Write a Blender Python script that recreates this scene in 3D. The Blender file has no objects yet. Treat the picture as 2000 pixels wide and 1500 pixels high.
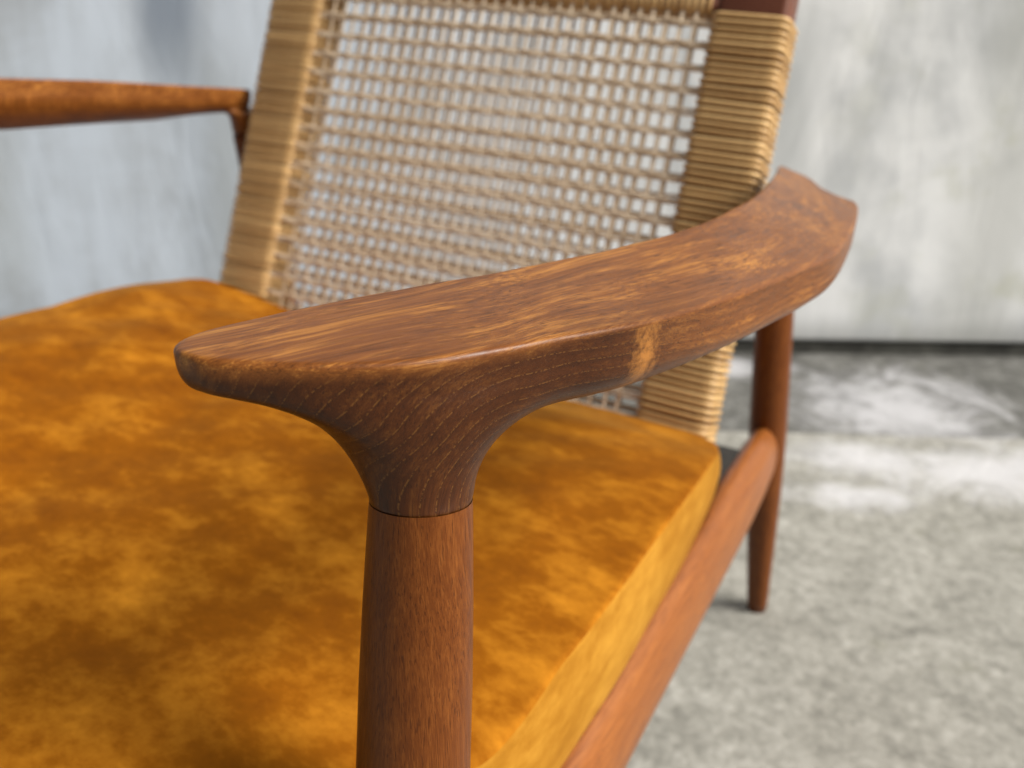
import bpy, bmesh, math, random
import numpy as np
from mathutils import Vector, Matrix

R = math.radians
scene = bpy.context.scene
col = scene.collection
random.seed(4)
rng = np.random.default_rng(4)

# ------------------------------------------------------------------ camera
# chair frame: X to the sitter's left (picture right), Y towards the back, Z up;
# the near front leg stands at X = Y = 0, the chair's middle plane at X = XM
XM = -0.3075
F_PX = 1976.0
TH, PSI, ROLL = R(25.1), R(27.0), R(1.49)
CAM = Vector((0.163, -0.253, 0.694))
fh = Vector((-math.sin(PSI), math.cos(PSI), 0))
rt = Vector((math.cos(PSI), math.sin(PSI), 0))
up = Vector((0, 0, 1))
fwd = fh * math.cos(TH) - up * math.sin(TH)
uu = fh * math.sin(TH) + up * math.cos(TH)
RR = math.cos(ROLL) * rt + math.sin(ROLL) * uu
UU = -math.sin(ROLL) * rt + math.cos(ROLL) * uu
cd = bpy.data.cameras.new('camera')
cam = bpy.data.objects.new('camera', cd)
col.objects.link(cam)
cam.matrix_world = Matrix(((RR.x, UU.x, -fwd.x, CAM.x), (RR.y, UU.y, -fwd.y, CAM.y),
                           (RR.z, UU.z, -fwd.z, CAM.z), (0, 0, 0, 1)))
cd.sensor_width = 36.0
cd.lens = F_PX / 2000 * 36
cd.clip_start = 0.01
cd.clip_end = 500
cd.dof.use_dof = True
cd.dof.focus_distance = 0.352
cd.dof.aperture_fstop = 9.5
scene.camera = cam

# ------------------------------------------------------------------ light
SUN_EL, SUN_AZ = R(40), R(97)          # azimuth measured from the chair's -Y towards +X
sdir = Vector((math.sin(SUN_AZ) * math.cos(SUN_EL), -math.cos(SUN_AZ) * math.cos(SUN_EL), math.sin(SUN_EL)))
world = bpy.data.worlds.new('World')
scene.world = world
world.use_nodes = True
wn, wl = world.node_tree.nodes, world.node_tree.links
bg = wn['Background']
sky = wn.new('ShaderNodeTexSky')
sky.sky_type = 'NISHITA'
sky.sun_disc = False
sky.sun_elevation = SUN_EL
sky.sun_rotation = math.atan2(sdir.x, sdir.y)
sky.dust_density = 6.0
sky.air_density = 1.2
sky.ozone_density = 1.0
hs = wn.new('ShaderNodeHueSaturation')
hs.inputs['Saturation'].default_value = 0.45
wl.new(sky.outputs[0], hs.inputs['Color'])
wl.new(hs.outputs[0], bg.inputs['Color'])
bg.inputs['Strength'].default_value = 0.05
ld = bpy.data.lights.new('sun', 'SUN')
ld.energy = 3.0
ld.angle = R(26)
ld.color = (1.0, 0.96, 0.9)
sun = bpy.data.objects.new('sun', ld)
col.objects.link(sun)
sun.rotation_euler = (-sdir).to_track_quat('-Z', 'Y').to_euler()
vs = scene.view_settings
vs.view_transform = 'Standard'
vs.look = 'None'
vs.exposure = 0.72
vs.gamma = 1.0
vs.use_curve_mapping = False


# ------------------------------------------------------------------ helpers
def obj(name, me, mat, parent=None):
    o = bpy.data.objects.new(name, me)
    col.objects.link(o)
    if mat and not me.materials:
        me.materials.append(mat)
    if parent:
        o.parent = parent
    return o


def mesh(name, v, f, smooth=True):
    me = bpy.data.meshes.new(name)
    me.from_pydata([tuple(map(float, p)) for p in v], [], [tuple(map(int, q)) for q in f])
    me.update()
    if smooth:
        me.polygons.foreach_set('use_smooth', [True] * len(me.polygons))
    return me


def loft(rings, cap=True):
    """closed rings of equal length -> verts, faces"""
    n = len(rings[0])
    v = [p for r in rings for p in r]
    f = []
    for i in range(len(rings) - 1):
        for j in range(n):
            a, b = i * n + j, i * n + (j + 1) % n
            f.append((a, b, b + n, a + n))
    if cap:
        f.append(tuple(range(n - 1, -1, -1)))
        k = (len(rings) - 1) * n
        f.append(tuple(range(k, k + n)))
    return v, f


class NT:
    """small node-tree writer"""

    def __init__(self, name):
        self.m = bpy.data.materials.new(name)
        self.m.use_nodes = True
        self.n = self.m.node_tree.nodes
        self.l = self.m.node_tree.links
        self.b = self.n['Principled BSDF']

    def put(self, sock, val):
        if hasattr(val, 'is_output') or isinstance(val, bpy.types.NodeSocket):
            self.l.new(val, sock)
        elif val is not None:
            sock.default_value = val

    def node(self, t, ins=None, **kw):
        n = self.n.new(t)
        for k, v in kw.items():
            setattr(n, k, v)
        for k, v in (ins or {}).items():
            self.put(n.inputs[k], v)
        return n

    def co(self):
        return self.node('ShaderNodeTexCoord').outputs['Object']

    def scl(self, v, s, loc=(0, 0, 0), rot=(0, 0, 0)):
        return self.node('ShaderNodeMapping', {'Vector': v, 'Scale': s, 'Location': loc, 'Rotation': rot}).outputs[0]

    def noise(self, v, scale=1.0, detail=3.0, rough=0.55, dist=0.0):
        return self.node('ShaderNodeTexNoise', {'Vector': v, 'Scale': scale, 'Detail': detail, 'Roughness': rough,
                                                'Distortion': dist}).outputs['Fac']

    def math(self, op, a, b=None, c=None, clamp=False):
        n = self.node('ShaderNodeMath', operation=op, use_clamp=clamp)
        for i, x in enumerate((a, b, c)):
            if x is not None:
                self.put(n.inputs[i], x)
        return n.outputs[0]

    def rng(self, v, a, b, c=0.0, d=1.0, smooth=True):
        n = self.node('ShaderNodeMapRange', interpolation_type='SMOOTHSTEP' if smooth else 'LINEAR')
        for i, x in enumerate((v, a, b, c, d)):
            self.put(n.inputs[i], x)
        return n.outputs[0]

    def ramp(self, v, stops):
        n = self.node('ShaderNodeValToRGB', {'Fac': v})
        e = n.color_ramp.elements
        while len(e) < len(stops):
            e.new(0.5)
        for i, (p, c) in enumerate(stops):
            e[i].position = p
            e[i].color = tuple(c) + (1,)
        return n.outputs[0]

    def mix(self, f, a, b, mode='MIX'):
        n = self.node('ShaderNodeMix', data_type='RGBA', blend_type=mode)
        self.put(n.inputs['Factor'], f)
        for k, x in ((6, a), (7, b)):
            if isinstance(x, tuple):
                x = tuple(x) + (1,) if len(x) == 3 else x
            self.put(n.inputs[k], x)
        return n.outputs[2]

    def sep(self, v):
        return self.node('ShaderNodeSeparateXYZ', {0: v}).outputs

    def bump(self, h, strength, dist):
        return self.node('ShaderNodeBump', {'Height': h, 'Strength': strength, 'Distance': dist}).outputs[0]

    def done(self, **kw):
        for k, v in kw.items():
            k = k.replace('_', ' ')
            if isinstance(v, tuple) and len(v) == 3:
                v = v + (1,)
            self.put(self.b.inputs[k], v)
        return self.m


# ------------------------------------------------------------------ materials
def wood(name, axis, dark, mid, light, arc=False, patch=False, rough=0.38, figure=1.0, lines=0.5, streak=1.0, spec=0.2):
    """oiled teak: growth-ring lines, fibre streaks, pores, cloudy figure; axis = grain direction"""
    t = NT(name)
    c0 = t.co()
    c = c0
    if axis == 'z':                                   # bring the grain onto Y
        c = t.node('ShaderNodeMapping', {'Vector': c, 'Rotation': (R(90), 0, 0)}).outputs[0]
    wob = t.node('ShaderNodeTexNoise', {'Vector': t.scl(c, (14, 5, 14)), 'Scale': 1.0, 'Detail': 2.0}).outputs['Color']
    wc = t.node('ShaderNodeVectorMath', {0: wob, 1: (0.5, 0.5, 0.5)}, operation='SUBTRACT').outputs[0]
    wc = t.node('ShaderNodeVectorMath', {0: wc, 'Scale': 0.022}, operation='SCALE').outputs[0]
    p = t.node('ShaderNodeVectorMath', {0: c, 1: wc}, operation='ADD').outputs[0]
    s = t.sep(p)
    if arc:                                           # the blank was sawn so that the grain follows the bow of the arm
        bow = t.math('MULTIPLY', s[1], t.math('SUBTRACT', 0.47, t.math('MULTIPLY', s[1], 0.8)))
        p = t.node('ShaderNodeCombineXYZ', {0: t.math('SUBTRACT', s[0], bow), 1: s[1], 2: s[2]}).outputs[0]
    if arc:                                           # rings and fibres run along the arm and bend down into the leg
        u = t.math('ADD', t.math('MULTIPLY', s[0], 0.6), t.math('MULTIPLY', s[1], 0.8))
        dy = t.math('MAXIMUM', t.math('SUBTRACT', 0.027, u), 0.0)
        back_y = t.math('MAXIMUM', t.math('SUBTRACT', u, 0.027), 0.0)
        dz = t.math('ADD', t.math('SUBTRACT', s[2], 0.510), t.math('MULTIPLY', back_y, 0.13))
        r = t.math('SQRT', t.math('ADD', t.math('MULTIPLY', dy, dy), t.math('MULTIPLY', dz, dz)))
        along = t.math('SUBTRACT', back_y, t.math('MULTIPLY', t.math('ARCTAN2', dy, dz), 0.04))
        q = t.node('ShaderNodeCombineXYZ', {0: s[0], 1: along, 2: r}).outputs[0]
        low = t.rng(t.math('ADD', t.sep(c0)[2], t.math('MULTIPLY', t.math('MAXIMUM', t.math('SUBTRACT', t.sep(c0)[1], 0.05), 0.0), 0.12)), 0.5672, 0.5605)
    else:
        q = p
        r = t.math('ADD', t.math('MULTIPLY', s[0], 0.9), t.math('MULTIPLY', s[2], 0.3))
        low = 1.0

    def grain(sc, *a):
        n0 = t.noise(t.scl(p, sc), *a)
        if not arc:
            return n0
        n1 = t.noise(t.scl(q, sc), *a)
        return t.math('ADD', t.math('MULTIPLY', n1, low), t.math('MULTIPLY', n0, t.math('SUBTRACT', 1.0, low)))
    saw = t.math('FRACT', t.math('ADD', t.math('DIVIDE', r, 0.0046), t.math('MULTIPLY', t.noise(t.scl(c, (40, 22, 40)), 1.0, 1.0), 0.8)))
    late = t.math('MULTIPLY', t.rng(saw, 0.3, 0.9), t.rng(saw, 1.0, 0.94))
    line = t.math('MULTIPLY', t.math('MULTIPLY', t.rng(saw, 0.84, 0.90), t.rng(saw, 0.99, 0.94)), low)
    fib = grain((1700, 24, 1700), 1.0, 3.0, 0.65)
    fib2 = grain((520, 7, 520), 1.0, 5.0, 0.66)
    cloud = t.noise(t.scl(p, (60, 9, 60)), 1.0, 4.0, 0.58, 0.35)
    mott = grain((200, 20, 200), 1.0, 3.0, 0.6, 0.3)
    tone = t.math('ADD', t.math('MULTIPLY', fib2, 0.62 * streak), t.math('MULTIPLY', cloud, 0.55 * figure))
    tone = t.math('ADD', tone, t.math('MULTIPLY', mott, 0.35 * figure))
    tone = t.math('ADD', tone, t.math('MULTIPLY', fib, 0.62 * streak))
    tone = t.math('SUBTRACT', tone, t.math('MULTIPLY', t.math('MULTIPLY', late, low), 0.14 * lines))
    if arc:                                           # flanks are calmer than the plain-sawn top
        mm = 0.5 * (1.24 * streak + 0.90 * figure)
        tone = t.math('SUBTRACT', tone, t.math('MULTIPLY', t.math('MULTIPLY', t.math('SUBTRACT', tone, mm), low), 0.35))
    mean = 0.5 * (1.24 * streak + 0.90 * figure)
    colr = t.ramp(t.rng(tone, mean - 0.36, mean + 0.34, 0, 1, False), [(0.0, dark), (0.5, mid), (1.0, light)])
    if arc:                                           # end grain round the leg joint, darkened further by shade painted into the colour
        grain_shade = t.math('MULTIPLY', low, t.rng(t.sep(c0)[1], 0.15, 0.04))
        colr = t.mix(t.math('MULTIPLY', grain_shade, 0.92), colr, t.mix(1.0, colr, (0.24, 0.18, 0.12), 'MULTIPLY'))
    # open pores: short dark nicks along the grain
    pore = grain((1700, 45, 1700), 1.0, 1.5, 0.5)
    dash = t.rng(pore, 0.58, 0.68)
    colr = t.mix(t.math('MULTIPLY', dash, 0.5), colr, tuple(0.6 * x for x in dark))
    # waxed pores strung along the ring lines: pale dots
    dots = t.rng(t.noise(t.scl(c, (1000, 1000, 1000)), 1.0, 1.0, 0.5), 0.40, 0.58)
    pale = t.math('MULTIPLY', t.math('MULTIPLY', dots, line), lines)
    colr = t.mix(t.math('MULTIPLY', pale, 0.26), colr, tuple(0.62 * x for x in light))
    if patch:                                         # a pale streak of sapwood crossing the outer side
        v = t.node('ShaderNodeVectorMath', {0: c, 1: (0.046, 0.072, 0.548)}, operation='SUBTRACT').outputs[0]
        v = t.scl(v, (1 / 0.03, 1 / 0.0075, 1 / 0.024), rot=(R(-25), 0, 0))
        d = t.node('ShaderNodeVectorMath', {0: v}, operation='LENGTH').outputs['Value']
        d = t.math('ADD', d, t.math('MULTIPLY', t.math('SUBTRACT', t.noise(t.scl(c, (90, 260, 260)), 1.0, 5.0, 0.75), 0.5), 3.0))
        d = t.math('ADD', d, t.rng(t.sep(c0)[2], 0.5595, 0.5625, 0, 2.0))
        colr = t.mix(t.rng(d, 1.35, -0.1, 0, 0.6), colr, (0.50, 0.205, 0.040))
    h = t.math('SUBTRACT', t.math('MULTIPLY', fib, 0.5), t.math('ADD', dash, t.math('MULTIPLY', pale, 0.8)))
    rg = t.rng(t.math('ADD', fib, t.math('MULTIPLY', cloud, 0.6)), 0.5, 1.1, rough - 0.06, rough + 0.1)
    return t.done(Base_Color=colr, Roughness=rg, Normal=t.bump(h, 0.18, 0.0005), Specular_IOR_Level=spec)


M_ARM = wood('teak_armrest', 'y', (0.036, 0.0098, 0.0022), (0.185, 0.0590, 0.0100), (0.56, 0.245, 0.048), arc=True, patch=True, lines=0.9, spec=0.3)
M_LEG = wood('teak_leg', 'z', (0.060, 0.0135, 0.0022), (0.135, 0.0370, 0.0055), (0.26, 0.085, 0.0150), figure=0.35, lines=0.0, streak=1.0)
M_RAIL = wood('teak_rail', 'y', (0.11, 0.029, 0.0050), (0.26, 0.080, 0.0140), (0.42, 0.155, 0.032), figure=0.5, lines=0.0, spec=0.4)
M_STILE = wood('teak_back_frame', 'z', (0.06, 0.020, 0.012), (0.13, 0.045, 0.025), (0.2, 0.075, 0.04), figure=0.5, lines=0.0)


def cane(name, lo, hi):
    t = NT(name)
    c = t.co()
    info = t.node('ShaderNodeObjectInfo').outputs['Random']
    a = t.noise(t.scl(c, (900, 900, 900)), 1.0, 2.0)
    b = t.noise(t.scl(c, (60, 60, 60)), 1.0, 3.0, 0.7)
    k = t.math('ADD', t.math('MULTIPLY', info, 0.26), t.math('ADD', t.math('MULTIPLY', a, 0.2), t.math('MULTIPLY', b, 0.45)))
    colr = t.ramp(t.rng(k, 0.2, 0.72, 0, 1, False), [(0.0, lo), (1.0, hi)])
    return t.done(Base_Color=colr, Roughness=0.42, Specular_IOR_Level=0.4, Normal=t.bump(a, 0.15, 0.0005))


M_WRAP = cane('cane_wrapping', (0.36, 0.20, 0.070), (0.74, 0.50, 0.225))
M_CANE = cane('cane_weave', (0.52, 0.38, 0.235), (0.80, 0.67, 0.50))


def velvet(name, stops, nap):
    """crushed velvet; nap = which way the pile was pressed on this panel"""
    t = NT(name)
    c = t.co()
    a = t.noise(t.scl(c, nap, rot=(0, 0, 0.5)), 1.0, 4.0, 0.62, 0.15)
    b = t.noise(t.scl(c, tuple(3.6 * q for q in nap), rot=(0, 0, 0.4)), 1.0, 4.0, 0.62, 0.1)
    d = t.noise(t.scl(c, (190, 210, 200)), 1.0, 3.0, 0.6)
    g = t.noise(t.scl(c, (5, 5, 5)), 1.0, 2.0)
    k = t.math('ADD', t.math('MULTIPLY', a, 0.62), t.math('ADD', t.math('MULTIPLY', b, 0.26), t.math('MULTIPLY', g, 0.24)))
    k = t.math('ADD', k, t.math('MULTIPLY', d, 0.10))
    colr = t.ramp(t.rng(k, 0.36, 0.88, 0, 1, False), stops)
    fz = t.noise(t.scl(c, (900, 900, 900)), 1.0, 2.0)
    h = t.math('ADD', t.math('MULTIPLY', b, 0.5), t.math('MULTIPLY', fz, 0.1))
    return t.done(Base_Color=colr, Roughness=0.85, Specular_IOR_Level=0.08, Sheen_Weight=1.0, Sheen_Roughness=0.24,
                  Sheen_Tint=(1.0, 0.58, 0.13), Normal=t.bump(h, 0.25, 0.002))


M_VELVET = velvet('crushed_velvet', [(0.0, (0.130, 0.034, 0.0009)), (0.45, (0.240, 0.075, 0.0018)), (1.0, (0.57, 0.228, 0.015))], (20, 27, 24))
M_LIT_BAND = velvet('crushed_velvet_lit_band', [(0.0, (0.22, 0.080, 0.004)), (0.45, (0.35, 0.150, 0.013)), (1.0, (0.56, 0.285, 0.038))], (24, 18, 40))  # same velvet, with the pile's sheen on the side painted in as paler colour



def concrete_ground(name, wet):
    t = NT(name)
    c = t.co()
    big = t.noise(t.scl(c, (3.2, 3.2, 3.2)), 1.0, 4.0, 0.6)
    med = t.noise(t.scl(c, (18, 18, 18)), 1.0, 5.0, 0.65)
    fin = t.noise(t.scl(c, (60, 60, 60)), 1.0, 5.0, 0.7)
    agg = t.node('ShaderNodeTexVoronoi', {'Vector': c, 'Scale': 70.0, 'Randomness': 1.0}).outputs['Distance']
    k = t.math('ADD', t.math('MULTIPLY', big, 0.22), t.math('ADD', t.math('MULTIPLY', med, 0.40), t.math('MULTIPLY', fin, 0.53)))
    k = t.math('SUBTRACT', k, t.math('MULTIPLY', t.rng(agg, 0.42, 0.1), 0.05))
    if wet:
        colr = t.ramp(t.rng(k, 0.36, 0.78, 0, 1, False), [(0, (0.045, 0.045, 0.040)), (0.5, (0.105, 0.104, 0.094)), (1, (0.24, 0.24, 0.225))])
    else:
        colr = t.ramp(t.rng(k, 0.36, 0.78, 0, 1, False), [(0, (0.115, 0.112, 0.095)), (0.5, (0.275, 0.268, 0.235)), (1, (0.46, 0.45, 0.41))])
    # pale patches on the concrete, each with a shape of its own
    s = t.sep(c)
    pale_patch = None
    for (x, y, a, b, rot) in PALE_PATCHES:
        v = t.node('ShaderNodeVectorMath', {0: c, 1: (x, y, 0)}, operation='SUBTRACT').outputs[0]
        v = t.node('ShaderNodeMapping', {'Vector': v, 'Rotation': (0, 0, -rot), 'Scale': (1, 1, 1)}).outputs[0]
        v = t.scl(v, (1 / a, 1 / b, 0))
        d = t.node('ShaderNodeVectorMath', {0: v}, operation='LENGTH').outputs['Value']
        d = t.math('ADD', d, t.math('MULTIPLY', t.math('SUBTRACT', t.noise(t.scl(c, (11, 11, 11), (x, y, 1)), 1.0, 7.0, 0.75, 1.0), 0.5), 3.0))
        m = t.rng(d, 1.45, 0.2)
        pale_patch = m if pale_patch is None else t.math('MAXIMUM', pale_patch, m)
    pale_patch = t.math('MULTIPLY', pale_patch, t.rng(med, 0.25, 0.5, 0.55, 1.0))
    colr = t.mix(t.math('MULTIPLY', pale_patch, 0.68), colr, (0.62, 0.62, 0.645))
    moss = t.rng(t.noise(t.scl(c, (11, 11, 11), (5, 2, 0)), 1.0, 4.0, 0.6), 0.62, 0.75, 0, 0.35)
    colr = t.mix(moss, colr, (0.16, 0.16, 0.105))
    h = t.math('ADD', t.math('MULTIPLY', fin, 0.6), t.math('MULTIPLY', med, 0.6))
    rg = t.rng(big, 0.35, 0.6, 0.35, 0.8) if wet else 0.85
    return t.done(Base_Color=colr, Roughness=rg, Normal=t.bump(h, 0.6, 0.006))


# camera-facing directions along and across the wall
WR, WF = Vector((rt.x, rt.y)), Vector((fh.x, fh.y))
WALL_D = 1.70                                          # metres from the camera, level
W0 = Vector((CAM.x, CAM.y)) + WF * WALL_D


def ground_pt(a, d):
    """a metres to the right, d metres ahead of the camera, in the chair frame"""
    q = Vector((CAM.x, CAM.y)) + WR * a + WF * d
    return q.x, q.y


PALE_PATCHES = [(*ground_pt(0.62, 1.46), 0.15, 0.13, PSI), (*ground_pt(0.72, 1.23), 0.28, 0.075, PSI),
        (*ground_pt(0.50, 1.26), 0.12, 0.045, PSI - 0.1), (*ground_pt(0.46, 1.16), 0.09, 0.035, PSI),
        (*ground_pt(0.36, 1.60), 0.10, 0.05, PSI), (*ground_pt(1.15, 1.22), 0.30, 0.06, PSI + 0.05)]
M_GROUND = concrete_ground('rough_concrete', False)
M_GUTTER = concrete_ground('damp_concrete', True)


def wall_mat():
    t = NT('weathered_white_wall')
    c = t.co()                                         # x along, z up
    s = t.sep(c)
    st = t.noise(t.scl(c, (6.0, 1, 1.7)), 1.0, 5.0, 0.62, 1.2)
    st2 = t.noise(t.scl(c, (15.0, 1, 3.0), (4, 0, 2)), 1.0, 4.0, 0.6, 1.0)
    cl = t.noise(t.scl(c, (4.2, 4.2, 4.2), (1, 0, 7)), 1.0, 4.0, 0.6, 0.5)
    side = t.rng(s[0], -0.35, 0.35)                    # cool skylight on the left run, painted into the base colour
    base = t.mix(side, (0.60, 0.67, 0.755), (0.77, 0.785, 0.785))
    k = t.math('ADD', t.math('MULTIPLY', st, 0.5), t.math('ADD', t.math('MULTIPLY', st2, 0.22), t.math('MULTIPLY', cl, 0.63)))
    colr = t.mix(t.rng(k, 0.58, 0.88, 0, 0.7), base, (0.33, 0.35, 0.36))
    for (x, w, z0, z1, amt, cc) in ((-0.535, 0.050, 0.46, 1.5, 0.85, (0.19, 0.23, 0.29)), (-0.50, 0.06, 0.12, 0.5, 0.45, (0.30, 0.34, 0.38)), (-0.455, 0.014, 0.60, 1.4, 0.5, (0.30, 0.33, 0.38)),
                                    (0.44, 0.035, 0.28, 0.56, 0.6, (0.38, 0.40, 0.40)), (0.80, 0.07, 0.0, 1.5, 0.5, (0.42, 0.43, 0.40)),
                                    (-0.86, 0.06, 0.1, 1.5, 0.35, (0.40, 0.43, 0.42)), (-0.47, 0.04, 0.15, 0.45, 0.4, (0.40, 0.43, 0.43))):
        dx = t.math('ABSOLUTE', t.math('SUBTRACT', t.math('ADD', s[0], t.math('MULTIPLY', t.math('SUBTRACT', cl, 0.5), 0.10)), x))
        m = t.math('MULTIPLY', t.rng(dx, w * 1.5, w * 0.2), t.math('MULTIPLY', t.rng(s[2], z0 - 0.1, z0 + 0.08), t.rng(s[2], z1 + 0.1, z1 - 0.1)))
        colr = t.mix(t.math('MULTIPLY', m, amt), colr, cc)
    moss = t.math('MULTIPLY', t.rng(t.noise(t.scl(c, (6, 6, 6), (8, 0, 3)), 1.0, 4.0, 0.6), 0.52, 0.68), t.rng(s[0], 0.3, 0.9, 0, 0.5))
    colr = t.mix(moss, colr, (0.42, 0.43, 0.30))
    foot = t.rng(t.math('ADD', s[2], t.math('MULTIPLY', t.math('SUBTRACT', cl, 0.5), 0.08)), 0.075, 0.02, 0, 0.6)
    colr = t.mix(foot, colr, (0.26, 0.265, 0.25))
    return t.done(Base_Color=colr, Roughness=0.7, Normal=t.bump(t.math('ADD', cl, st2), 0.25, 0.006))


M_WALL = wall_mat()
t = NT('dark_plinth')
M_PLINTH = t.done(Base_Color=t.ramp(t.noise(t.scl(t.co(), (25, 25, 25)), 1.0, 4.0), [(0.3, (0.03, 0.03, 0.026)), (0.7, (0.10, 0.10, 0.085))]), Roughness=0.9)


# ------------------------------------------------------------------ setting
def quadstrip(a0, a1, d0, d1, z0, z1):
    """box in camera-level directions (a right, d ahead)"""
    v = []
    for z in (z0, z1):
        for a, d in ((a0, d0), (a1, d0), (a1, d1), (a0, d1)):
            x, y = ground_pt(a, d)
            v.append((x, y, z))
    return v, [(3, 2, 1, 0), (4, 5, 6, 7), (0, 1, 5, 4), (1, 2, 6, 5), (2, 3, 7, 6), (3, 0, 4, 7)]


JOINT_D = 1.335
v, f = quadstrip(-60, 60, -60, JOINT_D, -0.12, 0.0)
g = obj('ground', mesh('ground', v, f, False), M_GROUND)
g['kind'] = 'structure'
v, f = quadstrip(-60, 60, JOINT_D + 0.012, 62, -0.12, -0.012)
g = obj('gutter_pavement', mesh('gutter_pavement', v, f, False), M_GUTTER)
g['kind'] = 'structure'
v, f = quadstrip(-60, 60, JOINT_D - 0.3, JOINT_D + 0.3, -0.2, -0.125)
g = obj('ground_bed', mesh('ground_bed', v, f, False), M_PLINTH)
g['kind'] = 'structure'

wall_me = bpy.data.meshes.new('wall')
bm = bmesh.new()
bmesh.ops.create_cube(bm, size=1.0, matrix=Matrix.Translation((0, 0.06, 1.226)) @ Matrix.Diagonal((9.0, 0.12, 2.42, 1)))
bmesh.ops.bevel(bm, geom=bm.edges[:], offset=0.006, segments=2, affect='EDGES')
bm.to_mesh(wall_me)
bm.free()
wall = obj('wall', wall_me, M_WALL)
WA = R(28.8)
wmid = Vector((0.0377, 1.5495))
wdir = Vector((math.cos(WA), math.sin(WA)))
wloc = wmid - wdir * (wmid - Vector((CAM.x, CAM.y))).dot(WR)
wall.location = (wloc.x, wloc.y, 0)
wall.rotation_euler = (0, 0, WA)
wall['label'] = 'weathered white wall with grey rain streaks standing behind the armchair'
wall['category'] = 'wall'
bm = bmesh.new()
bmesh.ops.create_cube(bm, size=1.0, matrix=Matrix.Translation((0, 0.052, 0.0)) @ Matrix.Diagonal((8.98, 0.08, 0.08, 1)))
me = bpy.data.meshes.new('plinth')
bm.to_mesh(me)
bm.free()
o = obj('plinth', me, M_PLINTH, wall)
o['label'] = 'dark recessed strip along the foot of the wall'

# ------------------------------------------------------------------ armchair
chair = bpy.data.objects.new('armchair', None)
chair.empty_display_size = 0.2
chair.location = (XM, 0.3, 0)
col.objects.link(chair)
chair['label'] = 'teak lounge armchair with sculpted armrests and woven cane back, standing on concrete'
chair['category'] = 'armchair'


def part(name, me, mat, parent=None):
    """a part modelled in chair-frame coordinates"""
    o = obj(name, me, mat, parent or chair)
    if parent is None:
        o.location = (-XM, -0.3, 0)
    return o


def mirrored(me):
    m2 = me.copy()
    n = len(m2.vertices)
    a = np.empty(n * 3, np.float32)
    m2.vertices.foreach_get('co', a)
    a = a.reshape(-1, 3)
    a[:, 0] = 2 * XM - a[:, 0]
    m2.vertices.foreach_set('co', a.ravel())
    m2.flip_normals()
    m2.update()
    return m2


# ---- armrest: a solid carved from a distance field, then meshed
OUT = [(-.0584, -.0462), (-.0541, -.0485), (-.0506, -.0491), (-.0441, -.0493), (-.0364, -.0469), (-.0295, -.0434), (-.0167, -.0355),
       (-.0054, -.0253), (.0087, -.0100), (.0210, .0071), (.0335, .0263), (.0496, .0591), (.0596, .0978), (.0693, .1514),
       (.0755, .2011), (.0800, .2481), (.0810, .2981), (.0741, .3779), (.0640, .4600), (.0506, .5363)]
REAR = [(.0360, .5390), (.0215, .5500), (.0090, .5800), (-.0010, .5960), (-.0140, .5980), (-.0255, .5930)]
INN = [(-.0090, .5080), (.0065, .4230), (.0180, .3450), (.0238, .2733), (.0215, .2035), (.0092, .1429), (-.0011, .1125), (-.0110, .0858), (-.0202, .0617),
       (-.0294, .0403), (-.0390, .0220), (-.0477, .0042), (-.0563, -.0120), (-.0599, -.0204), (-.0622, -.0298), (-.0621, -.0378), (-.0609, -.0424)]
ctl = np.array(OUT + REAR + INN)
ctl[:, 0] -= .0032 * np.clip((-.015 - ctl[:, 1]) / .025, 0, 1)      # the lip reaches a little further inwards


def catmull(P, n):
    r = []
    N = len(P)
    for i in range(N):
        p0, p1, p2, p3 = P[i - 1], P[i], P[(i + 1) % N], P[(i + 2) % N]
        for k in range(n):
            s = k / n
            r.append(0.5 * ((2 * p1) + (p2 - p0) * s + (2 * p0 - 5 * p1 + 4 * p2 - p3) * s * s + (3 * p1 - p0 - 3 * p2 + p3) * s ** 3))
    return np.array(r)


poly = catmull(ctl, 8)
zin_y = ([-.08, .0, .04, .0617, .0858, .1125, .1429, .2035, .2733, .423, .592, .66], [.5695, .5692, .5687, .568, .5668, .5654, .5639, .5595, .554, .5348, .508, .497])
zout_y = ([-.08, .0, .05, .085, .13, .17, .25, .35, .45, .54, .6, .66], [.5685, .5675, .5645, .5595, .554, .549, .539, .526, .512, .499, .49, .481])


def smooth_interp(y, tab):
    acc = 0
    ws = ((-0.022, .1), (-.014, .2), (0, .4), (.014, .2), (.022, .1))
    for o_, w_ in ws:
        acc = acc + w_ * np.interp(y + o_, *tab)
    return acc


def smax(a, b, k):
    h = np.maximum(k - np.abs(a - b), 0) / k
    return np.maximum(a, b) + h * h * k * 0.25


def smin(a, b, k):
    return -smax(-a, -b, k)


xs = np.arange(-.070, .0915, .0009).astype(np.float32)
ys = np.concatenate([np.arange(-.058, .12, .0009), np.arange(.12, .30, .0013), np.arange(.30, .612, .0018)]).astype(np.float32)
zs = np.arange(.440, .579, .0009).astype(np.float32)
GX, GY = np.meshgrid(xs, ys, indexing='ij')
Pq = np.stack([GX.ravel(), GY.ravel()], 1)
best = np.full(len(Pq), 9.0)
inside = np.zeros(len(Pq), bool)
for i in range(len(poly)):
    a, b = poly[i - 1], poly[i]
    ab = b - a
    w = Pq - a
    tt = np.clip((w @ ab) / max(ab @ ab, 1e-12), 0, 1)
    dd = w - tt[:, None] * ab
    best = np.minimum(best, (dd * dd).sum(1))
    cnd = (a[1] > Pq[:, 1]) != (b[1] > Pq[:, 1])
    with np.errstate(divide='ignore', invalid='ignore'):
        xi = a[0] + (Pq[:, 1] - a[1]) * ab[0] / ab[1]
    inside ^= cnd & (Pq[:, 0] < xi)
D2 = (np.sqrt(best) * np.where(inside, -1, 1)).reshape(GX.shape)
oy, ox = zip(*[(p[1], p[0]) for p in OUT[3:]])
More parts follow.
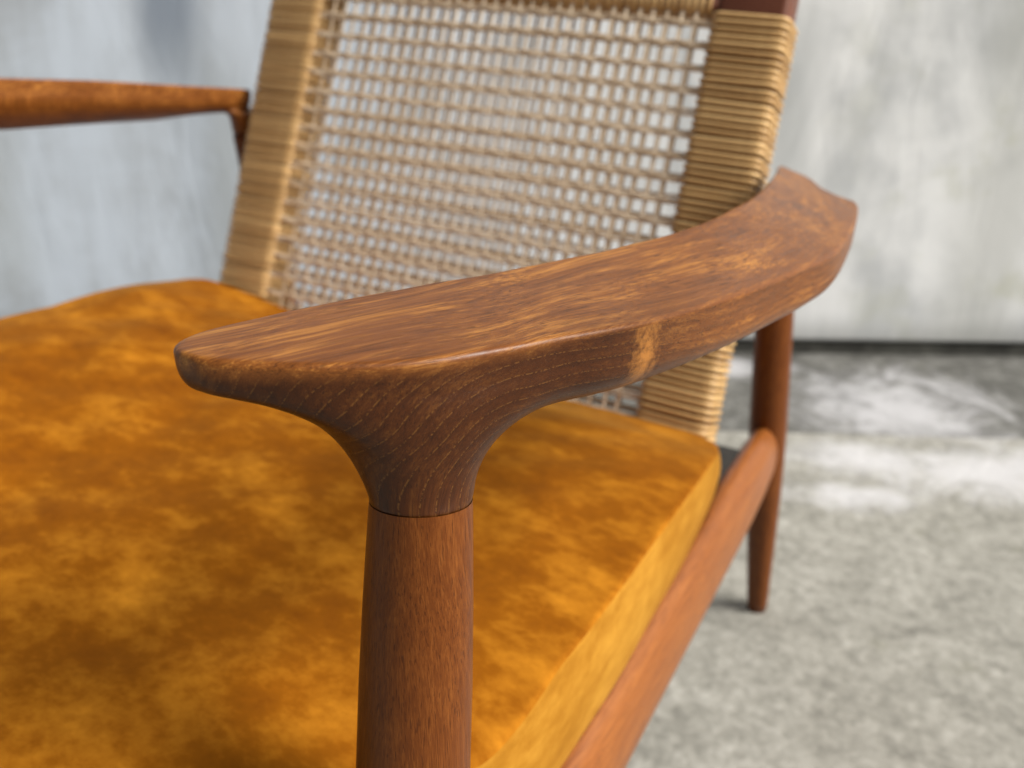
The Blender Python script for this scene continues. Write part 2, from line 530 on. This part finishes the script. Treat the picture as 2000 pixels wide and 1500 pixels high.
iy, ix = zip(*[(p[1], p[0]) for p in (REAR[-1:] + INN)[::-1]])
xo_ = np.interp(GY, oy, ox)
xi_ = np.interp(GY, iy, ix)
wl_ = np.clip((GX - xi_) / np.maximum(xo_ - xi_, .02), -0.2, 1.2)
ZT = smooth_interp(GY, zin_y) * (1 - wl_) + smooth_interp(GY, zout_y) * wl_
ZT += 0.0010 * np.clip(1 - (2 * wl_ - 1) ** 2, -1, 1) * np.clip(1 - GY / .25, -1.6, 1)     # crowned in front, dished behind
TK = np.interp(GY, [-.05, -.03, .0, .05, .15, .35, .55, .62], [.0135, .0195, .029, .039, .042, .040, .024, .020])
D2, ZT, TK = (a.astype(np.float32) for a in (D2, ZT, TK))
J = np.array([0, 0, .508])
RK = math.tan(R(4.3))
nj = np.array([-.54 * math.sin(R(12)), .84 * math.sin(R(12)), math.cos(R(12))])
RL_TOP = np.array([-.019, .588, .496])
RL_FOOT = np.array([-.004, .687, 0.0])
rl_dir = (RL_TOP - RL_FOOT) / np.linalg.norm(RL_TOP - RL_FOOT)


def arm_sdf(x, y, z, d2, zt, tk):
    depth = zt - z
    s = d2 + 0.06 * depth + 0.6 * np.maximum(depth - .014, 0) ** 2 / .03
    b = smax(s, depth - tk, .62 * tk)
    lift = np.maximum(z - J[2] - .004, 0)
    ax, ay = x + lift * .34, y - (z - J[2]) * RK - lift * .20
    nk = np.maximum(np.sqrt(ax * ax + ay * ay) - .0174, z - .550)
    b = smin(b, nk, .044)
    k = (z - RL_TOP[2]) / rl_dir[2]
    ax, ay = x - RL_TOP[0] - k * rl_dir[0], y - RL_TOP[1] - k * rl_dir[1]
    nk = np.maximum(np.sqrt(ax * ax + ay * ay) - .0155, z - .485)
    b = smin(b, nk, .007)
    b = smax(b, d2 - .0045 - .26 * np.maximum(depth - .012, 0), .012)          # the flank never swells past the top outline
    b = smax(b, (z - zt), .0024)
    pl = -(x * nj[0] + y * nj[1] + (z - J[2]) * nj[2])
    b = np.where(y < .1, smax(b, pl, .0012), b)
    return np.where(y > .4, smax(b, .462 - z, .0012), b)


Fv = arm_sdf(xs[:, None, None], ys[None, :, None], zs[None, None, :], D2[:, :, None], ZT[:, :, None], TK[:, :, None]).astype(np.float32)


def surface_nets(Fv, xs, ys, zs):
    neg = Fv < 0
    cnt = np.zeros(tuple(n - 1 for n in Fv.shape), np.int8)
    for i in (0, 1):
        for j in (0, 1):
            for k in (0, 1):
                cnt += neg[i:neg.shape[0] - 1 + i, j:neg.shape[1] - 1 + j, k:neg.shape[2] - 1 + k]
    act = np.argwhere((cnt > 0) & (cnt < 8))
    idx = np.full(cnt.shape, -1, np.int32)
    idx[act[:, 0], act[:, 1], act[:, 2]] = np.arange(len(act))
    sm = np.zeros((len(act), 3))
    cn = np.zeros(len(act))
    ax = (xs, ys, zs)
    for a in range(3):
        o1, o2 = [q for q in range(3) if q != a]
        for i in (0, 1):
            for j in (0, 1):
                p = act.copy()
                p[:, o1] += i
                p[:, o2] += j
                q = p.copy()
                q[:, a] += 1
                f0 = Fv[p[:, 0], p[:, 1], p[:, 2]]
                f1 = Fv[q[:, 0], q[:, 1], q[:, 2]]
                ok = (f0 < 0) != (f1 < 0)
                tt = np.where(ok, f0 / np.where(ok, f0 - f1, 1), 0)
                for c in range(3):
                    v0, v1 = ax[c][p[:, c]], ax[c][q[:, c]]
                    sm[:, c] += np.where(ok, v0 + (v1 - v0) * tt, 0)
                cn += ok
    V = sm / cn[:, None]
    faces = []
    for a in range(3):
        sl0 = [slice(None)] * 3
        sl1 = [slice(None)] * 3
        sl0[a] = slice(0, -1)
        sl1[a] = slice(1, None)
        n0, n1 = neg[tuple(sl0)], neg[tuple(sl1)]
        e = np.argwhere(n0 != n1)
        o1, o2 = (a + 1) % 3, (a + 2) % 3
        ok = (e[:, o1] > 0) & (e[:, o2] > 0) & (e[:, o1] < cnt.shape[o1]) & (e[:, o2] < cnt.shape[o2])
        e = e[ok]

        def cell(d1, d2):
            q = e.copy()
            q[:, o1] -= d1
            q[:, o2] -= d2
            return idx[q[:, 0], q[:, 1], q[:, 2]]
        Q = np.stack([cell(1, 1), cell(0, 1), cell(0, 0), cell(1, 0)], 1)
        fl = n0[e[:, 0], e[:, 1], e[:, 2]]
        Q[~fl] = Q[~fl][:, ::-1]
        faces.append(Q)
    return V, np.concatenate(faces)


V, Q = surface_nets(Fv, xs, ys, zs)


def bil(G, x, y):
    i = np.clip(np.searchsorted(xs, x) - 1, 0, len(xs) - 2)
    j = np.clip(np.searchsorted(ys, y) - 1, 0, len(ys) - 2)
    u = (x - xs[i]) / (xs[i + 1] - xs[i])
    w = (y - ys[j]) / (ys[j + 1] - ys[j])
    return (G[i, j] * (1 - u) * (1 - w) + G[i + 1, j] * u * (1 - w) + G[i, j + 1] * (1 - u) * w + G[i + 1, j + 1] * u * w)


def sdf_at(P):
    x, y, z = P.T
    return arm_sdf(x, y, z, bil(D2, x, y), bil(ZT, x, y), bil(TK, x, y))


for _ in range(3):                                     # pull the vertices onto the surface
    h = .0005
    f0 = sdf_at(V)
    gr = np.stack([(sdf_at(V + np.eye(3)[a] * h) - sdf_at(V - np.eye(3)[a] * h)) / (2 * h) for a in range(3)], 1)
    g2 = np.maximum((gr * gr).sum(1), .2)
    V = V - gr * np.clip(f0 / g2, -.0006, .0006)[:, None]
arm_me = bpy.data.meshes.new('armrest')
arm_me.vertices.add(len(V))
arm_me.vertices.foreach_set('co', V.astype(np.float32).ravel())
arm_me.loops.add(Q.size)
arm_me.loops.foreach_set('vertex_index', Q.astype(np.int32).ravel())
arm_me.polygons.add(len(Q))
arm_me.polygons.foreach_set('loop_start', np.arange(0, Q.size, 4, dtype=np.int32))
arm_me.polygons.foreach_set('loop_total', np.full(len(Q), 4, np.int32))
arm_me.update(calc_edges=True)
arm_me.validate()
arm_me.polygons.foreach_set('use_smooth', [True] * len(arm_me.polygons))
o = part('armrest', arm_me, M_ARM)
o['label'] = 'sculpted teak armrest in sharp focus in the foreground'
del Fv
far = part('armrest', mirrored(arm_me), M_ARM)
FAR_UP = 0.009                                        # the chair stands a touch out of true
far.location.z += FAR_UP
far['label'] = 'blurred teak armrest on the far side of the seat'


# ---- legs and rails
def turned(axis_pts, radii, n=40, top_plane=None):
    rings = []
    P = [Vector(p) for p in axis_pts]
    d = (P[-1] - P[0]).normalized()
    ux = Vector((1, 0, 0))
    ux = (ux - d * ux.dot(d)).normalized()
    uy = d.cross(ux)
    for i, (p, r) in enumerate(zip(P, radii)):
        ring = []
        for k in range(n):
            a = 2 * math.pi * k / n
            q = p + ux * (r * math.cos(a)) + uy * (r * math.sin(a))
            if top_plane and i <= top_plane[2]:
                # slide along the axis onto the tilted joint plane, fading out further down
                o_, nn, last = top_plane
                s = (Vector(o_) - q).dot(Vector(nn)) / d.dot(Vector(nn))
                base = (Vector(o_) - p).dot(Vector(nn)) / d.dot(Vector(nn))
                q = q + d * ((s - base) * (1 - i / last))
            ring.append(q)
        rings.append(ring)
    return loft(rings)


def along(p0, p1, t):
    return tuple(a + (b - a) * t for a, b in zip(p0, p1))


fl_top = (0, 0, .5088)
fl_foot = (0, -RK * .5077, 0)
ts = [0, .002, .006, .03, .08, .15, .23, .32, .42, .55, .7, .85, .97, 1.0]
rd = [.0178, .0179, .0181, .0187, .0199, .0212, .0221, .0225, .0223, .0213, .0190, .0160, .0132, .0120]
v, f = turned([along(fl_top, fl_foot, q) for q in ts], rd, 56, (tuple(J + np.array([0, 0, .0008])), tuple(nj), 7))
f = f[:-2] + f[-1:]                                    # the top end sits inside the armrest
me = mesh('front_leg', v, f)
part('front_leg', me, M_LEG)
part('front_leg', mirrored(me), M_LEG).scale.z = 1 + FAR_UP / .508
rl_a = tuple(RL_FOOT + (RL_TOP - RL_FOOT) * (.4615 / .496))
ts = [0, .004, .1, .3, .45, .55, .65, .8, .97, 1.0]
rd = [.0150, .0160, .0163, .0172, .0180, .0178, .0168, .0142, .0112, .0100]
v, f = turned([along(rl_a, tuple(RL_FOOT), q) for q in ts], rd, 36)
me = mesh('rear_leg', v, f)
part('rear_leg', me, M_LEG)
part('rear_leg', mirrored(me), M_LEG).scale.z = 1 + FAR_UP / .462


def oval_bar(p0, p1, hw, hh, n=36, m=14, upv=Vector((0, 0, 1)), ends=.8, power=2.6):
    p0, p1 = Vector(p0), Vector(p1)
    d = (p1 - p0).normalized()
    sx = d.cross(upv).normalized()
    sz = sx.cross(d)
    rings = []
    for i in range(m + 1):
        s = i / m
        e = ends + (1 - ends) * (1 - (2 * s - 1) ** 6)
        c = p0.lerp(p1, s)
        ring = []
        for k in range(n):
            a = 2 * math.pi * k / n
            ca, sa = math.cos(a), math.sin(a)
            x = math.copysign(abs(ca) ** (2 / power), ca) * hw * e
            z = math.copysign(abs(sa) ** (2 / power), sa) * hh * e
            ring.append(c + sx * x + sz * z)
        rings.append(ring)
    return loft(rings)


rear_at = lambda z: tuple(RL_FOOT + (RL_TOP - RL_FOOT) * (z / RL_TOP[2]))
v, f = oval_bar((.0025, -RK * .3 + .004, .217), tuple(np.array(rear_at(.219)) + np.array([-.001, -.013, 0])), .0185, .042, power=2.05)
me = mesh('side_rail', v, f)
part('side_rail', me, M_RAIL)
part('side_rail', mirrored(me), M_RAIL)
v, f = oval_bar((-.006, -.02, .205), (2 * XM + .006, -.02, .205), .012, .028)
part('front_rail', mesh('front_rail', v, f), M_RAIL)
rr = rear_at(.19)
v, f = oval_bar((rr[0], rr[1] - .012, .19), (2 * XM - rr[0], rr[1] - .012, .19), .012, .024)
part('rear_rail', mesh('rear_rail', v, f), M_RAIL)

deck_v, deck_f = [], []
dz0 = .250
bx = [(-.012, .03), (-.016, .56), (2 * XM + .016, .56), (2 * XM + .012, .03)]
rings = [[(x, y, z) for x, y in bx] for z in (dz0, dz0 + .006)]
deck_v, deck_f = loft(rings)
M_DECK = NT('black_webbing')
M_DECK = M_DECK.done(Base_Color=M_DECK.ramp(M_DECK.noise(M_DECK.scl(M_DECK.co(), (300, 300, 300)), 1.0, 2.0), [(0.3, (0.012, 0.011, 0.010)), (0.7, (0.035, 0.032, 0.028))]), Roughness=0.9)
part('seat_support', mesh('seat_support', deck_v, deck_f, False), M_DECK)

# ---- backrest: a leaning frame bound with cane, woven panel in two layers
AL = R(22.1)
BW, SW, ST = 0.534, 0.064, 0.042                       # outer width, stile width, stile thickness
bu = Vector((1, 0, 0))
bv = Vector((0, math.sin(AL), math.cos(AL)))
bn = Vector((0, -math.cos(AL), math.sin(AL)))
B0 = Vector((XM, .499, .304))                          # middle of the front face, v = 0
V_LO, V_WRAP, V_HI = -0.10, 0.343, 0.43               # along the stile: foot, last binding, top


def half(vv):
    """half the outer width: the back narrows a little upwards"""
    return BW / 2 + 0.004 - 0.018 * (vv - 0.1)


def stile_mesh():
    vv, ff = [], []
    for sgn in (-1, 1):
        rings = []
        for q in (V_LO, 0.0, 0.15, V_WRAP, V_HI - .012, V_HI - .003, V_HI):
            sh = .006 if q == V_HI else (.0015 if q > V_HI - .005 else 0)
            c = sgn * (half(q) - SW / 2)
            ring = []
            w, tth, r = SW / 2 - .002 - sh, ST - .003 - 2 * sh, .006
            for cx, cn, a0 in ((w - r, -r - .0015 - sh, 0), (-(w - r), -r - .0015 - sh, 90), (-(w - r), -tth + r, 180), (w - r, -tth + r, 270)):
                for k in range(5):
                    a = R(a0 + 22.5 * k)
                    ring.append((c + cx + r * math.cos(a), q, cn + r * math.sin(a)))
            rings.append([ring[i] for i in range(len(ring))][::-1])
        a, b = loft(rings)
        off = len(vv)
        vv += a
        ff += [tuple(i + off for i in q) for q in b]
    # top and bottom rails between the stiles
    for q0, q1 in ((V_WRAP - .001, V_WRAP + .052), (V_LO + .02, V_LO + .06)):
        x0 = half(q0) - SW + .004
        rings = []
        for x in np.linspace(-x0, x0, 5):
            ring = []
            qc, qh, r = (q0 + q1) / 2, (q1 - q0) / 2, .007
            for cq, cn, a0 in ((qh - r, -r - .003, 0), (-(qh - r), -r - .003, 90), (-(qh - r), -ST + .004 + r, 180), (qh - r, -ST + .004 + r, 270)):
                for k in range(4):
                    a = R(a0 + 30 * k)
                    ring.append((x, qc + cq + r * math.cos(a), cn + r * math.sin(a)))
            rings.append(ring)
        a, b = loft(rings)
        off = len(vv)
        vv += a
        ff += [tuple(i + off for i in q) for q in b]
    return mesh('back_frame', vv, ff)


back = part('back_frame', stile_mesh(), M_STILE)
back.location = (0, B0.y - 0.3, B0.z)
back.rotation_euler = (R(90) - AL, 0, 0)               # local x = across, local y = up the back, local z = towards the sitter
back['label'] = 'leaning back frame with stiles bound in cane'


def ring_wrap(w, th, width, r=.007, crown=.0011, seg=5):
    """one turn of flat cane round a bar: loop in (x, z), strip along y, slightly crowned"""
    loop = []
    for cx, cn, a0 in ((w / 2 - r, -r, 0), (-(w / 2 - r), -r, 90), (-(w / 2 - r), -th + r, 180), (w / 2 - r, -th + r, 270)):
        for k in range(seg):
            a = R(a0 + 90 * k / (seg - 1))
            loop.append((cx, cn, r, a))
    prof = [(-.5, 0), (-.28, .75), (0, 1.0), (.28, .75), (.5, 0)]
    rings = []
    for (pw, ph) in prof:
        rings.append([(cx + (r + crown * ph) * math.cos(a), pw * width, cn + (r + crown * ph) * math.sin(a)) for cx, cn, r, a in loop])
    v, f = loft(rings, cap=False)
    return v, [q[::-1] for q in f]


PITCH = 0.0061
wrap_me = [mesh('cane_wrap', *ring_wrap(SW, ST, PITCH * k_, crown=c_)) for k_, c_ in ((.80, .0022), (.74, .0025), (.84, .0020))]
for sgn in (1, -1):
    n = int((V_WRAP - (-0.06)) / PITCH)
    for i in range(n):
        q = V_WRAP - PITCH * (i + .5)
        o = obj('cane_wrap', wrap_me[random.randrange(3)], M_WRAP, back)
        o.location = (sgn * (half(q) - SW / 2), q + random.uniform(-.0004, .0004), random.uniform(-.0004, .0003))
        o.rotation_euler = (0, 0, random.gauss(0, .008) + sgn * -0.010)
TOPW = 0.054
v, f = ring_wrap(TOPW, ST - .004, PITCH * .95, crown=.0015)
top_me = mesh('cane_wrap', [(y_, x_, z_) for x_, y_, z_ in v], [q[::-1] for q in f])
x0 = half(V_WRAP) - SW
for i in range(int(2 * x0 / PITCH)):
    o = obj('cane_wrap', top_me, M_WRAP, back)
    o.location = (-x0 + PITCH * (i + .5) + random.uniform(-.0004, .0004), V_WRAP + TOPW / 2 - .0015, -.002)
    o.rotation_euler = (0, 0, random.gauss(0, .01))


def strip(path, width, across, thick):
    """flat cane strip with a crowned face along a path; across = unit vector of its width"""
    rings = []
    ac = Vector(across)
    for i, p in enumerate(path):
        p = Vector(p)
        tn = (Vector(path[min(i + 1, len(path) - 1)]) - Vector(path[max(i - 1, 0)])).normalized()
        nn = tn.cross(ac).normalized()
        if nn.z < 0:
            nn = -nn
        rings.append([p + ac * (width * a) + nn * (thick * b) for a, b in ((-.5, -.2), (-.36, .32), (0, .5), (.36, .32), (.5, -.2), (0, -.5))])
    v, f = loft(rings)
    return v, f


COLS = 31
ROWP = 0.0190
COLP = (2 * (BW / 2 - SW)) / COLS
XI = BW / 2 - SW + .006
rows = [V_WRAP - .010 - ROWP * i for i in range(int((V_WRAP + 0.05) / ROWP))]
LAY = (-.0035, -.0275)
SHIFT = ((0, 0), (-.0065, .0058))                      # the rear layer does not sit exactly behind the front one
hs_me = []
for ph in (0, 1):
    path = []
    n = COLS * 4
    for i in range(n + 1):
        x = -XI + 2 * XI * i / n
        path.append((x, 0, 0.0008 * math.cos(math.pi * (x / COLP + .5) + math.pi * ph)))
    hs_me.append(mesh('horizontal_strand', *strip(path, .0030, (0, 1, 0), .0008)))
for L, (su, sv) in zip(LAY, SHIFT):
    for i, q in enumerate(rows):
        for k in (0, 1):
            o = obj('horizontal_strand', hs_me[(i + k) % 2], M_CANE, back)
            o.location = (0, q + sv + (k - .5) * .0032 + random.uniform(-.0005, .0005), L)
            o.rotation_euler = (0, 0, random.gauss(0, .0012))
            o.scale.x = (half(q) - SW + .006) / XI
vl, vh = -0.06, V_WRAP + .006
path = [(0, vl + (vh - vl) * i / 8, 0) for i in range(9)]
vs_me = mesh('vertical_strand', *strip(path, .0034, (1, 0, 0), .0008))
for L, (su, sv) in zip(LAY, SHIFT):
    for i in range(COLS - 1):
        x = COLP * (i + 1 - COLS / 2)
        o = obj('vertical_strand', vs_me, M_CANE, back)
        o.location = (x + su + random.uniform(-.0006, .0006), 0, L - .0006)
        o.rotation_euler = (0, 0, random.gauss(0, .002) + .036 * x)

# ------------------------------------------------------------------ seat cushion
cr = [(-.052, -.079), (-.040, -.063), (-.0335, -.043), (-.0300, -.02), (-.0270, .005), (-.019, .030), (-.0035, .055), (.003, .09), (.0055, .14), (.006, .2), (.005, .26), (.003, .32), (-.001, .38),
      (-.0065, .43), (-.0135, .465), (-.026, .487)]
back_e = [(-.06, .499), (-.12, .504), (-.2, .508)]
right = cr + back_e
left = [(2 * XM - x, y) for x, y in right][::-1]
front_l = [(2 * XM + .075, -.091), (2 * XM + .14, -.097), (XM, -.099), (-.14, -.097), (-.075, -.091)]
pl = catmull(np.array(right + [(XM, .510)] + left + front_l), 6)
cen = np.array([XM, .2])
npl = len(pl)


def seat_z(x, y):
    z = smooth_interp(y, ([-.12, .0, .09, .14, .2, .26, .32, .38, .43, .465, .52], [.352, .351, .349, .347, .345, .342, .337, .3275, .315, .302, .292]))
    z = z - .28 * np.maximum(.12 - y, 0) * np.exp(-np.maximum(.005 - x, 0) / .035)     # squeezed down beside the leg
    z = z + (.017 + .15 * np.maximum(y - .33, 0)) * np.clip((XM - .05 - x) / .22, 0, 1)      # stuffed a little fuller towards the far side
    return z


TH_C = 0.074
rings = []
sc_in = [1 - .0 - .03 * k for k in (0,)]
prof = []
for s_, dz in ((.05, -1), (.5, -1), (.9, -1), (.96, -1)):
    prof.append((s_, 'b', 0))
rr_ = .0045
for k in range(5):
    a = R(-90 + 22.5 * k)
    prof.append((1, 'o', (rr_ * (math.cos(a) - 1), -TH_C + rr_ + rr_ * math.sin(a))))
for hgt in (-.060, -.045, -.030, -.018):
    prof.append((1, 'o', (.0028 * math.sin(math.pi * (hgt + TH_C) / TH_C), hgt)))
for k in range(6):
    a = R(18 * k)
    prof.append((1, 'o', (rr_ * (math.cos(a) - 1), -rr_ + rr_ * math.sin(a))))
for s_ in list(np.linspace(.992, .0, 48))[:-1]:
    prof.append((s_, 't', 0))
nx_ = np.roll(pl, -1, 0) - np.roll(pl, 1, 0)
nx_ = np.stack([nx_[:, 1], -nx_[:, 0]], 1)
nx_ /= np.linalg.norm(nx_, axis=1)[:, None]
if (nx_ * (pl - cen)).sum() < 0:
    nx_ = -nx_


def lump(x, y):
    return (.0022 * np.sin(17 * x + 5 * y + 1.3) * np.sin(13 * y - 7 * x) + .0014 * np.sin(41 * x + 9 * y) * np.sin(37 * y + 11 * x + 2)
            + .0008 * np.sin(83 * x - 31 * y) * np.sin(71 * y + 13 * x))


for s_, kind, q in prof:
    if kind == 'o':
        xy = pl + nx_ * q[0]
        wave = .0016 * np.sin(23 * xy[:, 1] + 1.0) + .0010 * np.sin(51 * xy[:, 1])
        zt_ = seat_z(xy[:, 0], xy[:, 1])
        th_ = zt_ - (.268 + .012 * xy[:, 1])
        z = zt_ + q[1] * th_ / TH_C + wave * (-q[1] / TH_C)
    else:
        xy = cen + (pl - nx_ * rr_ * .85 - cen) * s_
        z = seat_z(xy[:, 0], xy[:, 1])
        if kind == 'b':
            z = .268 + .012 * xy[:, 1] + 0 * z
        else:
            z = z + .006 * (1 - s_ ** 5.0) + lump(xy[:, 0], xy[:, 1]) * min(1, (1 - s_) * 4)
    rings.append([(a, b, c) for (a, b), c in zip(xy, z)])
cush = bpy.data.objects.new('seat_cushion', None)
col.objects.link(cush)
cush.location = (XM, .2, .24)
cush['label'] = 'loose amber crushed velvet seat cushion lying on the armchair'
cush['category'] = 'cushion'


def panel(name, rr, cap_first, cap_last, mat):
    v, f = loft(rr)
    f = f[:-2] + ([f[-2]] if cap_first else []) + ([f[-1]] if cap_last else [])
    me = mesh(name, [(p[0] - XM, p[1] - .2, p[2] - .24) for p in v], f)
    bm = bmesh.new()
    bm.from_mesh(me)
    bmesh.ops.recalc_face_normals(bm, faces=bm.faces[:])
    if sum(q.normal.dot(q.calc_center_median() - Vector((0, 0, .07))) * q.calc_area() for q in bm.faces) < 0:
        bmesh.ops.reverse_faces(bm, faces=bm.faces[:])
    bm.to_mesh(me)
    bm.free()
    return obj(name, me, mat, cush)


n_bot = sum(1 for q in prof if q[1] == 'b')
n_out = sum(1 for q in prof if q[1] == 'o')
panel('bottom_panel', rings[:n_bot + 3], True, False, M_VELVET)
o = panel('side_band', rings[n_bot + 2:n_bot + n_out - 3], False, False, M_LIT_BAND)
o['label'] = 'velvet band round the side of the cushion, pile sheen painted into its colour'
panel('top_panel', rings[n_bot + n_out - 4:], False, True, M_VELVET)
